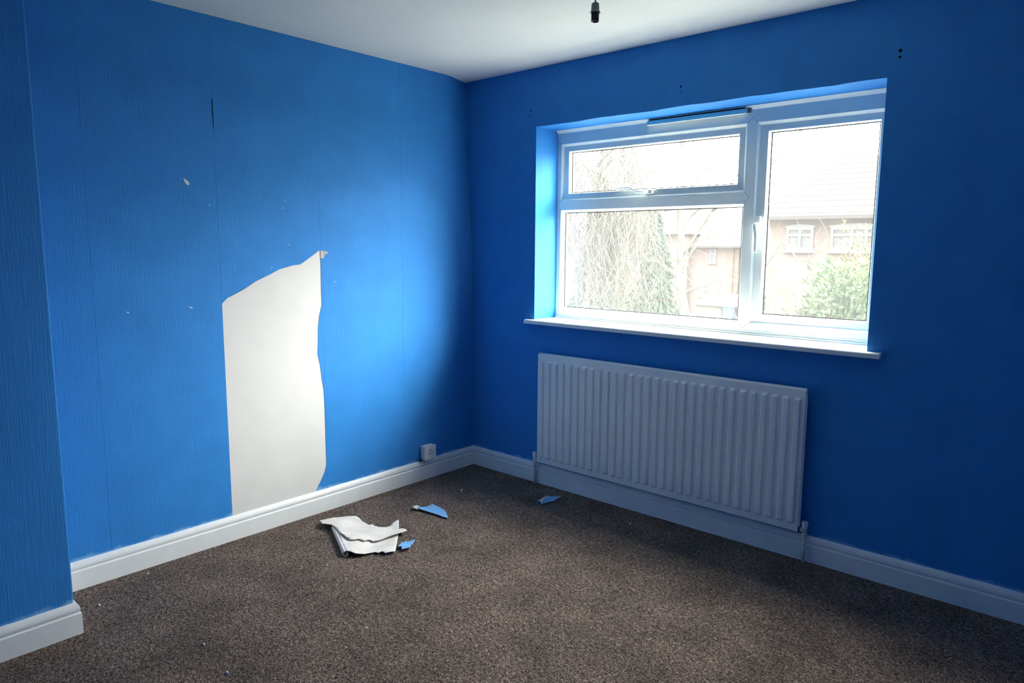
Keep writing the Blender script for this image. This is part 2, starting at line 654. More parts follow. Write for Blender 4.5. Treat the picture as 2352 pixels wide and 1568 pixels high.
# opened seam and chips in the paint
bm = NB()
prism(bm, [(-1.6285, 1.905), (-1.6275, 1.97), (-1.6285, 2.035), (-1.6315, 2.033), (-1.6310, 1.97), (-1.6300, 1.905)], 0, -0.0015, 0.0006)
obj('seam_gap', bm, 'dark_hole', wall_left)
CHIPS = [[(-1.776, 1.682), (-1.765, 1.678), (-1.752, 1.667), (-1.749, 1.655), (-1.757, 1.653), (-1.767, 1.662)],
         [(-1.784, 1.126), (-1.768, 1.122), (-1.764, 1.116), (-1.771, 1.118)],
         [(-2.041, 1.120), (-2.030, 1.118), (-2.030, 1.114), (-2.036, 1.115)]]
for a, b in ((-1.665, 1.573), (-1.29, 1.61), (-1.305, 1.575), (-1.375, 1.29), (-1.28, 1.40), (-1.02, 1.21)):
    CHIPS.append([(a - .003, b), (a, b + .003), (a + .003, b), (a, b - .003)])
for c in CHIPS:
    bm = NB()
    prism(bm, c, 0, -0.0005, 0.0011)
    obj('paint_chip', bm, 'fleck_white', wall_left)

# chimney breast
bm = NB()
fs = box(bm, -0.35, CHX, RY - 0.2, CHY, 0.0, H)
es = [e for e in bm.edges if all(abs(v.co.x - CHX) < 1e-6 and abs(v.co.y - CHY) < 1e-6 for v in e.verts)]
bmesh.ops.bevel(bm, geom=es, offset=0.006, segments=3, affect='EDGES', profile=0.5)
o = obj('wall_chimney', bm, 'blue_wallpaper')
tag(o, 'projecting blue papered chimney breast at the left edge of the view', 'wall', kind='structure')

# window wall with its reveal
rng = random.Random(4)
bm = NB()
X0, X1, YD = -0.35, RX + 0.2, 0.30
cols = lin(WL, WR, 36)
wob = [0.0]
for i in range(35):
    wob.append(max(-0.004, min(0.005, wob[-1] * 0.7 + rng.uniform(-0.0018, 0.0018))))
wob.append(0.0)
for y, yy in ((0.0, 0), (YD, 1)):
    quad(bm, (X0, y, 0), (WL, y, 0), (WL, y, H), (X0, y, H))
    quad(bm, (WR, y, 0), (X1, y, 0), (X1, y, H), (WR, y, H))
    quad(bm, (WL, y, 0), (WR, y, 0), (WR, y, WB - 0.012), (WL, y, WB - 0.012))
    for i in range(36):
        a = WT + (wob[i] if yy == 0 else 0)
        b = WT + (wob[i + 1] if yy == 0 else 0)
        quad(bm, (cols[i], y, a), (cols[i + 1], y, b), (cols[i + 1], y, H), (cols[i], y, H))
for i in range(36):
    quad(bm, (cols[i], 0, WT + wob[i]), (cols[i + 1], 0, WT + wob[i + 1]), (cols[i + 1], YD, WT), (cols[i], YD, WT))
quad(bm, (WL, 0, WB - 0.012), (WR, 0, WB - 0.012), (WR, YD, WB - 0.012), (WL, YD, WB - 0.012))
quad(bm, (WL, 0, WB - 0.012), (WL, YD, WB - 0.012), (WL, YD, WT), (WL, 0, WT))
quad(bm, (WR, 0, WB - 0.012), (WR, YD, WB - 0.012), (WR, YD, WT), (WR, 0, WT))
for x in (X0, X1):
    quad(bm, (x, 0, 0), (x, YD, 0), (x, YD, H), (x, 0, H))
bmesh.ops.remove_doubles(bm, verts=bm.verts, dist=1e-5)
wall_right = obj('wall_right', bm, 'blue_wallpaper')
tag(wall_right, 'deep blue papered wall holding the window and radiator', 'wall', kind='structure')
# drill holes left by a curtain rail
for x, z, r in ((0.462, 2.158, .0048), (0.459, 2.132, .0042), (1.402, 2.160, .0055), (1.401, 2.136, .0032),
                (2.348, 2.164, .0068), (2.349, 2.140, .0055)):
    bm = NB()
    R = [[bm.verts.new((x + q * math.cos(t) * (1 + .15 * math.sin(3 * t)), yy, z + q * math.sin(t)))
          for t in (2 * math.pi * k / 10 for k in range(10))] for q, yy in ((r, -0.0004), (r * .8, 0.0), (r * .7, 0.006))]
    for A, B in zip(R, R[1:]):
        for k in range(10):
            bm.faces.new((A[k], A[(k + 1) % 10], B[(k + 1) % 10], B[k]))
    c = bm.faces.new([bm.verts.new(v.co + Vector((0, 0.0002, 0))) for v in R[0]])
    obj('drill_hole', bm, 'dark_hole', wall_right)
for x, z in ((0.481, 2.172), (2.398, 2.183)):
    bm = NB()
    prism(bm, [(x - .003, z - .008), (x + .002, z - .007), (x + .004, z + .007), (x + .001, z + .008)], 1, -0.0004, 0.0)
    obj('paint_chip', bm, 'holder_grey', wall_right)

# walls out of view, beside and behind the camera
bm = NB()
box(bm, RX, RX + 0.2, RY - 0.2, 0.0, 0.0, H)
tag(obj('wall_side', bm, 'blue_wallpaper'), 'blue papered wall to the right of the viewer, out of frame', 'wall', kind='structure')
bm = NB()
box(bm, CHX, RX, RY - 0.2, RY, 0.0, H)
tag(obj('wall_back', bm, 'blue_wallpaper'), 'blue papered wall behind the viewer, out of frame', 'wall', kind='structure')

# skirting boards
PROF = [(0.0, 0.0), (0.018, 0.0), (0.018, 0.0765), (0.0170, 0.0785), (0.0125, 0.0790), (0.0108, 0.0810), (0.0118, 0.0840),
        (0.0145, 0.0880), (0.0152, 0.0935), (0.0143, 0.0995), (0.0118, 0.1055), (0.0082, 0.1115), (0.0048, 0.1155), (0.0030, HS), (0.0, HS)]


def skirting(name, a, b, nrm, ma, mb, label):
    """a-b along the wall, nrm into the room; ma/mb = mitre slope at each end (+1 outside corner, -1 inside)"""
    a, b, nrm = Vector((*a, 0)), Vector((*b, 0)), Vector((*nrm, 0))
    d = (b - a).normalized()
    bm = NB()
    nseg = 24
    rows = []
    rg = random.Random(len(name))
    jit = [rg.uniform(-0.0009, 0.0009) for _ in range(nseg + 1)]
    for i in range(nseg + 1):
        row = []
        for t, z in PROF:
            p = a + (b - a) * (i / nseg) + nrm * t
            if i == 0:
                p -= d * t * ma
            if i == nseg:
                p += d * t * mb
            row.append(bm.verts.new((p.x, p.y, z + (jit[i] if z > 0.1 else 0))))
        rows.append(row)
    n = len(PROF)
    for A, B in zip(rows, rows[1:]):
        for k in range(n):
            bm.faces.new((A[k], A[(k + 1) % n], B[(k + 1) % n], B[k]))
    bm.faces.new(rows[0])
    bm.faces.new(rows[-1])
    tag(obj(name, bm, 'white_gloss'), label, 'skirting', kind='structure')


skirting('baseboard_left', (0, CHY), (0, 0), (1, 0), 0, -1, 'white moulded skirting under the torn blue wall')
skirting('baseboard_right', (0, 0), (RX, 0), (0, -1), -1, 0, 'white moulded skirting running behind the radiator pipes')
skirting('baseboard_chimney', (CHX, RY), (CHX, CHY), (1, 0), 0, 1, 'white moulded skirting along the chimney breast face')
skirting('baseboard_return', (CHX, CHY), (0.018, CHY), (0, 1), 1, 0, 'short white skirting return on the chimney breast side')

# ================================================================ window
win = thing('window_1', (1.406, 0.235, WB), 'white plastic window with one fixed and two opening lights', 'window', kind='structure')
YF = 0.200
bm = NB()
for b_ in ((0.495, 0.533, 0.965, 2.075), (2.30, 2.335, 0.965, 2.075), (0.533, 2.30, 1.988, 2.075), (0.533, 2.30, 0.965, 1.030)):
    box(bm, b_[0], b_[1], YF, 0.27, b_[2], b_[3])
OA = (0.533, 1.655, 1.668, 1.988)
OB = (0.533, 1.655, 1.030, 1.610)
OC = (1.707, 2.300, 1.030, 1.988)
# sloping rebates round the opening lights
ring(bm, (*OA, YF), (0.546, 1.642, 1.677, 1.975, 0.213))
ring(bm, (*OC, YF), (1.717, 2.290, 1.040, 1.975, 0.213))
obj('frame', bm, 'upvc', win)
bm = NB()
box(bm, 1.655, 1.707, YF, 0.27, 1.030, 1.988)
obj('mullion', bm, 'upvc', win)
bm = NB()
box(bm, 0.533, 1.655, YF, 0.27, 1.610, 1.668)
obj('transom', bm, 'upvc', win)
# welded joints show as fine lines
bm = NB()


def line_xz(bm, pts, w=0.0009, y=YF - 0.0002):
    for (xa, za), (xb, zb) in zip(pts, pts[1:]):
        d = Vector((xb - xa, 0, zb - za)).normalized()
        nn = Vector((-d.z, 0, d.x)) * w
        A, B = Vector((xa, y, za)), Vector((xb, y, zb))
        V = [bm.verts.new(q) for q in (A - nn, B - nn, B + nn, A + nn)]
        W = [bm.verts.new(v.co + Vector((0, 0.0006, 0))) for v in V]
        bm.faces.new(V)
        for i in range(4):
            bm.faces.new((V[i], V[(i + 1) % 4], W[(i + 1) % 4], W[i]))


line_xz(bm, [(1.655, 1.668), (1.681, 1.639), (1.655, 1.610)])
line_xz(bm, [(1.655, 1.988), (1.681, 2.014), (1.707, 1.988)])
line_xz(bm, [(1.655, 1.030), (1.681, 1.004), (1.707, 1.030)])
line_xz(bm, [(0.533, 1.668), (0.506, 1.639), (0.533, 1.610)])
line_xz(bm, [(0.533, 1.030), (0.506, 1.003)])
line_xz(bm, [(0.533, 1.988), (0.506, 2.015)])
line_xz(bm, [(0.506, 0.996), (2.30, 0.996)], w=0.0006)
obj('weld_line', bm, 'holder_grey', win)
# sloping trim between the head of the frame and the soffit
bm = NB()
prism(bm, [(YF, 2.050), (0.184, WT - 0.001), (YF, WT - 0.001)], 0, WL, WR)
obj('head_trim', bm, 'upvc', win)
# small bead along the sill
bm = NB()
box(bm, WL, WR, 0.190, YF, WB, WB + 0.010, bevel=0.003)
obj('sill_bead', bm, 'upvc', win)


def glazing(parent, face, back, yf, yb):
    bm = NB()
    ring(bm, (*face, yf), (*back, yb))
    ring(bm, (*back, yb), (face[0] + .03, face[1] - .03, face[2] + .03, face[3] - .03, yb + .03)) if False else None
    obj('glazing_bead', bm, 'upvc', parent)
    bm = NB()
    q = 0.0040
    inn = (back[0] + q, back[1] - q, back[2] + q, back[3] - q)
    ring(bm, (*back, yb), (*inn, yb + 0.001))
    ring(bm, (*inn, yb + 0.001), (*inn, yb + 0.004))
    obj('gasket', bm, 'black_gasket', parent)
    bm = NB()
    box(bm, back[0] - .004, back[1] + .004, yb + 0.003, yb + 0.007, back[2] - .004, back[3] + .004)
    obj('pane', bm, 'window_glass', parent)


def frame_ring(bm, o_, i_, y0, y1):
    box(bm, o_[0], i_[0], y0, y1, o_[2], o_[3])
    box(bm, i_[1], o_[1], y0, y1, o_[2], o_[3])
    box(bm, i_[0], i_[1], y0, y1, o_[2], i_[2])
    box(bm, i_[0], i_[1], y0, y1, i_[3], o_[3])


# fixed light
glazing(win, OB, (0.545, 1.641, 1.037, 1.597), YF, 0.230)
# top-hung light
bm = NB()
frame_ring(bm, (0.538, 1.650, 1.672, 1.983), (0.579, 1.613, 1.705, 1.946), 0.2132, 0.262)
sa = obj('top_sash', bm, 'upvc', win)
glazing(sa, (0.579, 1.613, 1.705, 1.946), (0.584, 1.606, 1.709, 1.941), 0.2132, 0.236)
# side-hung light
bm = NB()
frame_ring(bm, (1.711, 2.296, 1.034, 1.983), (1.755, 2.243, 1.070, 1.946), 0.2132, 0.262)
sc_ = obj('side_sash', bm, 'upvc', win)
glazing(sc_, (1.755, 2.243, 1.070, 1.946), (1.762, 2.236, 1.076, 1.941), 0.2132, 0.236)


def handle(parent, P0, P1, path, rads):
    bm = NB()
    box(bm, P0[0], P1[0], P0[1], P1[1], P0[2], P1[2], bevel=0.004)
    tube(bm, path, rads, n=10, flat=0.62, flat_dir=Vector((0, 1, 0)))
    obj('handle', bm, 'upvc', parent, smooth=True)


handle(sa, (1.098, 0.188, 1.680), (1.150, 0.212, 1.702),
       [(1.118, 0.190, 1.690), (1.116, 0.176, 1.690), (1.095, 0.165, 1.690), (1.072, 0.161, 1.693), (1.052, 0.159, 1.703),
        (1.034, 0.158, 1.713), (1.010, 0.158, 1.716), (0.975, 0.158, 1.715), (0.946, 0.158, 1.713)],
       [0.011, 0.012, 0.011, 0.0095, 0.009, 0.0085, 0.008, 0.0078, 0.007])
handle(sc_, (1.722, 0.188, 1.488), (1.746, 0.212, 1.548),
       [(1.734, 0.192, 1.512), (1.733, 0.176, 1.512), (1.731, 0.163, 1.506), (1.732, 0.159, 1.492), (1.737, 0.158, 1.475),
        (1.740, 0.158, 1.455), (1.740, 0.158, 1.42), (1.740, 0.158, 1.385), (1.740, 0.158, 1.372)],
       [0.011, 0.013, 0.013, 0.011, 0.0095, 0.009, 0.0085, 0.0085, 0.008])
# trickle vent along the head
tv = obj('trickle_vent', (lambda b: (box(b, 1.115, 1.652, 0.186, YF, 2.034, 2.060), b)[1])(NB()), 'upvc', win)
bm = NB()
prism(bm, [(0.1855, 2.033), (0.174, 2.033), (0.174, 2.037), (0.181, 2.0385), (0.1845, 2.056), (0.1858, 2.056)], 0, 1.113, 1.654)
obj('flap', bm, 'upvc', tv)
bm = NB()
box(bm, 1.125, 1.645, 0.1835, 0.1859, 2.0565, 2.0615)
obj('air_slot', bm, 'vent_shadow', tv)
bm = NB()
box(bm, 1.654, 1.672, 0.190, YF, 2.036, 2.058)
obj('end_cap', bm, 'holder_grey', tv)
# sill board
bm = NB()
PL = [(0.452, -0.036), (2.366, -0.036), (2.366, 0.0), (WR, 0.0), (WR, YF), (WL, YF), (WL, 0.0), (0.452, 0.0)]
prism(bm, PL, 2, 0.951, WB)
es = [e for e in bm.edges if all(v.co.y < -0.03 for v in e.verts) and abs(e.verts[0].co.z - e.verts[1].co.z) < 1e-6]
bmesh.ops.bevel(bm, geom=es, offset=0.0085, segments=4, affect='EDGES', profile=0.5)
o = obj('window_sill', bm, 'white_gloss', win)
o['label'] = 'white board sill with rounded nose'

# ================================================================ radiator
RL, RR, RB, RT = 0.578, 2.090, 0.138, 0.790
rad = thing('radiator', (1.334, -0.045, 0.0), 'white single panel radiator with thirty pressed ribs under the window', 'radiator')
NR = 30
pitch = (RR - RL - 0.012) / NR


def ribh(x, z):
    u = (x - RL - 0.006) / pitch
    u = u - math.floor(u)
    a = sm((0.5 - abs(u - 0.5) - 0.16) / 0.15)
    e = min(sm((z - (RB + 0.034)) / 0.013), sm((RT - 0.040 - z) / 0.013))
    return 0.0110 * a * e


bm = NB()
xs = [RL] + [RL + 0.006 + pitch * i / 12 for i in range(NR * 12 + 1)] + [RR]
zs = [RB, RB + .004, RB + .030, RB + .034, RB + .038, RB + .042, RB + .046, RB + .05, RB + .12, 0.35, 0.5, 0.62,
      RT - .056, RT - .052, RT - .048, RT - .044, RT - .040, RT - .034, RT - .008, RT - .003, RT]


def yfront(z):
    k = 0.0
    if z > RT - 0.009:
        k = 0.012 * ((z - (RT - 0.009)) / 0.009) ** 2
    if z < RB + 0.005:
        k = 0.008 * ((RB + 0.005 - z) / 0.005) ** 2
    return -0.052 + k


G = [[bm.verts.new((x, yfront(z) - ribh(x, z), z)) for z in zs] for x in xs]
for i in range(len(xs) - 1):
    for j in range(len(zs) - 1):
        bm.faces.new((G[i][j], G[i + 1][j], G[i + 1][j + 1], G[i][j + 1]))
BK = {(i, j): bm.verts.new((xs[i], -0.030, zs[j])) for i in (0, len(xs) - 1) for j in range(len(zs))}
for i in (0, len(xs) - 1):
    for j in range(len(zs) - 1):
        bm.faces.new((G[i][j], G[i][j + 1], BK[i, j + 1], BK[i, j]))
n_ = len(xs) - 1
for j in (0, len(zs) - 1):
    bm.faces.new([G[i][j] for i in range(len(xs))] + [BK[n_, j], BK[0, j]])
bm.faces.new([BK[0, j] for j in range(len(zs))] + [BK[n_, j] for j in reversed(range(len(zs)))])
obj('panel', bm, 'radiator_enamel', rad, smooth=False)
bm = NB()
FLG = []
for cx_, cz_, a0 in ((RR + .006 - .018, RT - .018 - .012, 0), (RL - .004 + .018, RT - .018 - .012, 90), (RL - .004 + .018, RB + .02, 180), (RR + .006 - .018, RB + .02, 270)):
    for k in range(5):
        t = math.radians(a0 + 22.5 * k)
        FLG.append((cx_ + .018 * math.cos(t), cz_ + .018 * math.sin(t)))
prism(bm, FLG, 1, -0.043, -0.038)
obj('seam_flange', bm, 'radiator_enamel', rad)
bm = NB()
box(bm, 1.000, 1.030, -0.031, -0.001, 0.60, 0.74)
obj('wall_bracket', bm, 'valve_paint', rad)
bm = NB()
box(bm, 1.640, 1.670, -0.031, -0.001, 0.60, 0.74)
obj('wall_bracket', bm, 'valve_paint', rad)
for sx, side in ((0.546, 1), (2.116, -1)):
    py = -0.034
    bm = NB()
    tube(bm, [(sx, py, 0.0), (sx, py, 0.06), (sx, py, 0.132)], 0.0078, n=12)
    obj('pipe', bm, 'valve_paint', rad, smooth=True)
    bm = NB()
    lathe(bm, [(0.0, 0.118), (0.0115, 0.118), (0.0125, 0.122), (0.0125, 0.134), (0.0105, 0.137), (0.0105, 0.160), (0.0, 0.160)], sx, py, 16)
    xe = RL + 0.002 if side > 0 else RR - 0.002
    tube(bm, [(sx + side * .004, py, 0.150), (sx + side * .016, py, 0.150), (xe, py, 0.150)], [0.0085, 0.0125, 0.0125], n=12)
    v = obj('valve', bm, 'valve_paint', rad, smooth=False)
    bm = NB()
    lathe(bm, [(0.0, 0.158), (0.0105, 0.158), (0.0118, 0.164), (0.0140, 0.182), (0.0140, 0.188), (0.0122, 0.191), (0.0050, 0.1905), (0.0, 0.189)], sx, py, 16)
    obj('valve_cap', bm, 'radiator_enamel', v, smooth=False)
    bm = NB()
    a_ = xe - side * 0.004
    tube(bm, [(a_ - side * .006, py, 0.150), (a_, py, 0.150)], 0.0165, n=12)
    obj('union_nut', bm, 'black_gasket' if side < 0 else 'valve_paint', v)

# ================================================================ wall socket
sk = thing('wall_socket', (0.0, -0.409, 0.124), 'white single switched socket in a surface box above the skirting', 'socket')
bm = NB()
box(bm, 0.0, 0.038, -0.450, -0.368, 0.1275, 0.2095, bevel=0.003)
obj('back_box', bm, 'socket_plastic', sk)
bm = NB()
box(bm, 0.038, 0.047, -0.452, -0.366, 0.1255, 0.2115, bevel=0.0035, seg=3)
pl_ = obj('face_plate', bm, 'socket_plastic', sk)
for (y, z, w, h) in ((-0.412, 0.183, .0030, .0052), (-0.423, 0.166, .0040, .0028), (-0.401, 0.166, .0040, .0028), (-0.415, 0.158, .002, .002)):
    bm = NB()
    box(bm, 0.0462, 0.0474, y - w, y + w, z - h, z + h)
    obj('pin_slot', bm, 'dark_hole', pl_)
bm = NB()
box(bm, 0.0465, 0.0495, -0.388, -0.376, 0.176, 0.198, bevel=0.001)
obj('switch_rocker', bm, 'socket_plastic', sk)
for y in (-0.392, -0.374):
    bm = NB()
    box(bm, 0.0466, 0.0476, y - .002, y + .002, 0.172, 0.176)
    obj('switch_mark', bm, 'dark_hole', pl_)
bm = NB()
tube(bm, [(0.010, -0.450, 0.130), (0.012, -0.458, 0.122), (0.010, -0.466, 0.1185)], 0.004, n=8)
obj('cable_entry', bm, 'dark_hole', sk)

# ================================================================ pendant lampholder
LX, LY = 1.624, -1.031
lamp = thing('pendant_lampholder', (LX, LY, 2.178), 'empty black bayonet lampholder with grey cap hanging on a flex', 'light fitting')
bm = NB()
lathe(bm, [(0.0, 2.362), (0.012, 2.362), (0.030, 2.366), (0.040, 2.376), (0.042, H), (0.0, H)], LX, LY, 24)
obj('ceiling_rose', bm, 'white_gloss', lamp, smooth=True)
bm = NB()
tube(bm, [(LX, LY, 2.364), (LX + .0006, LY, 2.31), (LX, LY, 2.236)], 0.0028, n=8)
obj('flex', bm, 'holder_grey', lamp, smooth=True)
bm = NB()
lathe(bm, [(0.0025, 2.2405), (0.008, 2.2400), (0.0118, 2.2380), (0.0132, 2.2345), (0.0138, 2.225), (0.0144, 2.2150), (0.0150, 2.2120),
           (0.0182, 2.2078), (0.0186, 2.2066), (0.0178, 2.2066), (0.0140, 2.2110), (0.0, 2.213)], LX, LY, 28)
obj('cap', bm, 'holder_grey', lamp, smooth=True)
# open barrel with the two J-shaped bayonet slots
bm = NB()
NT = 48
zz = [2.2120, 2.196, 2.1905, 2.1885, 2.1865, 2.1845, 2.1822, 2.1795, 2.1768]
a_cam = math.atan2(CAM.y - LY, CAM.x - LX)


def slot(k, j):
    """cut-out pattern, repeated on the two sides of the barrel"""
    t = (k + 0.5) / NT * 2 * math.pi
    for c0 in (a_cam + math.radians(30), a_cam + math.radians(210)):
        d_ = math.degrees((t - c0 + math.pi) % (2 * math.pi) - math.pi)
        if 8 < d_ < 24 and j >= 3:
            return True
        if -16 < d_ < 24 and j in (3, 4):
            return True
        if -16 < d_ < -4 and j == 5:
            return True
    return False


for rr, flip in ((0.0136, 1), (0.0120, -1)):
    R = [[bm.verts.new((LX + rr * (1 - 0.03 * j / 8) * math.cos(2 * math.pi * k / NT), LY + rr * (1 - 0.03 * j / 8) * math.sin(2 * math.pi * k / NT), z))
          for k in range(NT)] for j, z in enumerate(zz)]
    for j in range(len(zz) - 1):
        for k in range(NT):
            if not slot(k, j):
                bm.faces.new((R[j][k], R[j][(k + 1) % NT], R[j + 1][(k + 1) % NT], R[j + 1][k]))
    if flip == 1:
        Ro = R
    else:
        for k in range(NT):
            if not slot(k, len(zz) - 2):
                bm.faces.new((Ro[-1][k], Ro[-1][(k + 1) % NT], R[-1][(k + 1) % NT], R[-1][k]))
obj('barrel', bm, 'holder_black', lamp, recalc=False)
bm = NB()
lathe(bm, [(0.0, 2.193), (0.0122, 2.193), (0.0122, 2.200), (0.0, 2.200)], LX, LY, 20)
obj('contact_plate', bm, 'holder_black', lamp)

# ================================================================ torn paper on the carpet
UP = [[0.148, -1.249], [0.17, -1.192], [0.226, -1.085], [0.258, -1.085], [0.291, -1.093], [0.321, -1.095], [0.362, -1.102], [0.361, -1.087],
      [0.397, -1.098], [0.414, -1.091], [0.433, -1.097], [0.438, -1.072], [0.452, -1.072], [0.457, -1.047], [0.486, -1.056], [0.516, -1.025],
      [0.538, -1.028], [0.575, -1.037], [0.577, -1.058], [0.571, -1.087], [0.555, -1.142], [0.553, -1.187], [0.538, -1.219], [0.523, -1.215],
      [0.515, -1.226], [0.52, -1.251], [0.492, -1.262], [0.492, -1.283], [0.477, -1.301], [0.448, -1.298], [0.408, -1.291], [0.367, -1.284],
      [0.307, -1.264], [0.279, -1.258], [0.256, -1.256], [0.235, -1.263], [0.204, -1.275], [0.178, -1.263]]
LO = [[0.2872, -1.2560], [0.306, -1.231], [0.354, -1.156], [0.435, -1.058], [0.438, -1.032], [0.424, -1.003], [0.424, -0.967], [0.483, -1.014], [0.553, -1.074],
      [0.699, -1.211], [0.689, -1.238], [0.685, -1.261], [0.656, -1.251], [0.657, -1.276], [0.632, -1.273], [0.623, -1.302], [0.621, -1.326],
      [0.6, -1.362], [0.572, -1.371], [0.5469, -1.3779]]
RA, RBp = Vector((0.268, -1.247)), Vector((0.551, -1.380))
rd = (RBp - RA).normalized()
rn = Vector((-rd.y, rd.x))          # from the roll towards the flat of the sheet
RRAD = 0.0135


def dist_roll(x, y):
    return (Vector((x, y)) - RA).dot(rn)


def zlo(x, y):
    s = max(0.0, dist_roll(x, y))
    z = 2 * RRAD - 0.0008 - 0.020 * sm(s / 0.16)
    z += 0.0035 * math.sin(34 * x + 17 * y) * sm(s / 0.05)
    z += 0.006 * sm((x - 0.60) / 0.10) + 0.012 * sm((y + 1.05) / 0.08)
    return max(z, 0.004)


def zup(x, y):
    s = dist_roll(x, y)
    z = zlo(x, y) + 0.0025 if s > 0 else 2 * RRAD + 0.001
    z += 0.0028 * (0.5 + 0.5 * math.sin(40 * x - 22 * y)) + 0.005 * sm((x - 0.50) / 0.08)
    e = (Vector((x, y)) - Vector((0.30, -1.10))).dot(Vector((0.77, -0.64)))
    z += 0.005 * sm((e - 0.10) / 0.12)
    z -= 0.010 * sm((0.22 - x) / 0.08)
    return z


scrap = thing('torn_wallpaper_sheet', (0.45, -1.18, 0.0), 'large folded sheet of torn wallpaper lying white side up on the carpet', 'paper')
bm = NB()
sheet(bm, LO, zlo, 0.014)
# the rolled-under edge
L_ = (RBp - RA).length
rows = []
for i in range(17):
    t = -0.03 + (1.06 * i / 16)
    base_ = RA + (RBp - RA) * t
    row = []
    for k in range(15):
        a = math.radians(88 + 21 * k)
        r = RRAD * (1 - 0.012 * k) * (0.95 + 0.10 * t)
        off = r * math.cos(a)
        p = base_ + rn * off
        row.append(bm.verts.new((p.x, p.y, RRAD + r * math.sin(a) - 0.0006)))
    rows.append(row)
for A, B in zip(rows, rows[1:]):
    for k in range(14):
        f = bm.faces.new((A[k], A[k + 1], B[k + 1], B[k]))
for f in bm.faces:
    f.normal_update()
o = obj('lower_layer', bm, 'paper_back', scrap, smooth=True, recalc=False)
thicken(o, 0.0007, 'paper_back')
bm = NB()
sheet(bm, UP, zup, 0.014)
o = obj('upper_fold', bm, 'paper_back', scrap, smooth=True, recalc=False)
thicken(o, 0.0007, 'paper_back')

B1 = [[0.353, -0.794], [0.354, -0.775], [0.363, -0.769], [0.367, -0.76], [0.373, -0.725], [0.372, -0.7], [0.368, -0.687], [0.388, -0.685],
      [0.428, -0.689], [0.477, -0.699], [0.504, -0.714], [0.551, -0.747], [0.566, -0.755], [0.573, -0.764], [0.573, -0.775], [0.548, -0.779],
      [0.528, -0.779], [0.485, -0.78], [0.449, -0.786], [0.424, -0.79], [0.39, -0.793], [0.367, -0.792]]
t1 = thing('torn_paper_scrap', (0.46, -0.74, 0.0), 'blue torn scrap shaped like a fin with a curled white tip', 'paper', 'blue paper scraps on the carpet')
bm = NB()
sheet(bm, B1, lambda x, y: 0.004 + 0.010 * sm((-0.74 - y) / 0.06) + 0.004 * sm((0.40 - x) / 0.05), 0.012)
o = thicken(obj('scrap_body', bm, 'blue_wallpaper', t1, smooth=True, recalc=False), 0.0012, 'paper_back')
bm = NB()
T1 = [[0.340, -0.806], [0.332, -0.790], [0.336, -0.781], [0.349, -0.777], [0.376, -0.783], [0.379, -0.794], [0.366, -0.807], [0.352, -0.812]]
sheet(bm, T1, lambda x, y: 0.020 - 0.010 * sm(abs(x - 0.352) / 0.022) ** 2, 0.008)
thicken(obj('curled_tip', bm, 'paper_back', t1, smooth=True, recalc=False), 0.0008, 'paper_back')

B2 = [[0.636, -1.124], [0.644, -1.117], [0.643, -1.104], [0.655, -1.1], [0.661, -1.088], [0.669, -1.066], [0.683, -1.093], [0.696, -1.109],
      [0.69, -1.114], [0.721, -1.135], [0.721, -1.145], [0.718, -1.161], [0.71, -1.182], [0.683, -1.162], [0.676, -1.176], [0.652, -1.149]]
bm = NB()
sheet(bm, B2, lambda x, y: 0.005 + 0.012 * abs(math.sin(((x - 0.67) * 0.7 - (y + 1.13) * 0.7) * 26 + 0.4)), 0.008)
for v in bm.verts:
    pass
o = obj('torn_paper_scrap', bm, 'blue_wallpaper', None, base=(0.68, -1.13, 0.0), smooth=False, recalc=False)
thicken(o, 0.0008, 'paper_back')
tag(o, 'small jagged blue scrap beside the large white sheet', 'paper', 'blue paper scraps on the carpet')

B3 = [[0.75, -0.173], [0.759, -0.163], [0.802, -0.122], [0.805, -0.1], [0.82, -0.185], [0.817, -0.222], [0.808, -0.288], [0.8, -0.286], [0.779, -0.226]]
t3 = thing('torn_paper_scrap', (0.79, -0.20, 0.0), 'pointed blue scrap with a rolled end in the shade by the radiator', 'paper', 'blue paper scraps on the carpet')
bm = NB()
sheet(bm, B3, lambda x, y: 0.004 + 0.012 * sm((-0.13 - y) / 0.12) * sm((0.83 - x) / 0.06), 0.010)
thicken(obj('scrap_body', bm, 'blue_wallpaper', t3, smooth=True, recalc=False), 0.0012, 'paper_back')
bm = NB()
A3, C3 = Vector((0.760, -0.180, 0.012)), Vector((0.795, -0.296, 0.012))
dd = (C3 - A3).normalized()
ss = dd.cross(Vector((0, 0, 1))).normalized()
rows = []
for i in range(9):
    t = i / 8
    r = 0.003 + 0.010 * t
    c = A3 + (C3 - A3) * t
    row = []
    for k in range(13):
        a = math.radians(-70 + 27 * k)
        p = c + ss * math.cos(a) * r + Vector((0, 0, 1)) * math.sin(a) * r
        row.append(bm.verts.new((p.x, p.y, max(p.z, 0.002))))
    rows.append(row)
for A, B in zip(rows, rows[1:]):
    for k in range(12):
        bm.faces.new((A[k], B[k], B[k + 1], A[k + 1]))
thicken(obj('rolled_end', bm, 'paper_back', t3, smooth=True, recalc=False), 0.0008, 'blue_wallpaper')

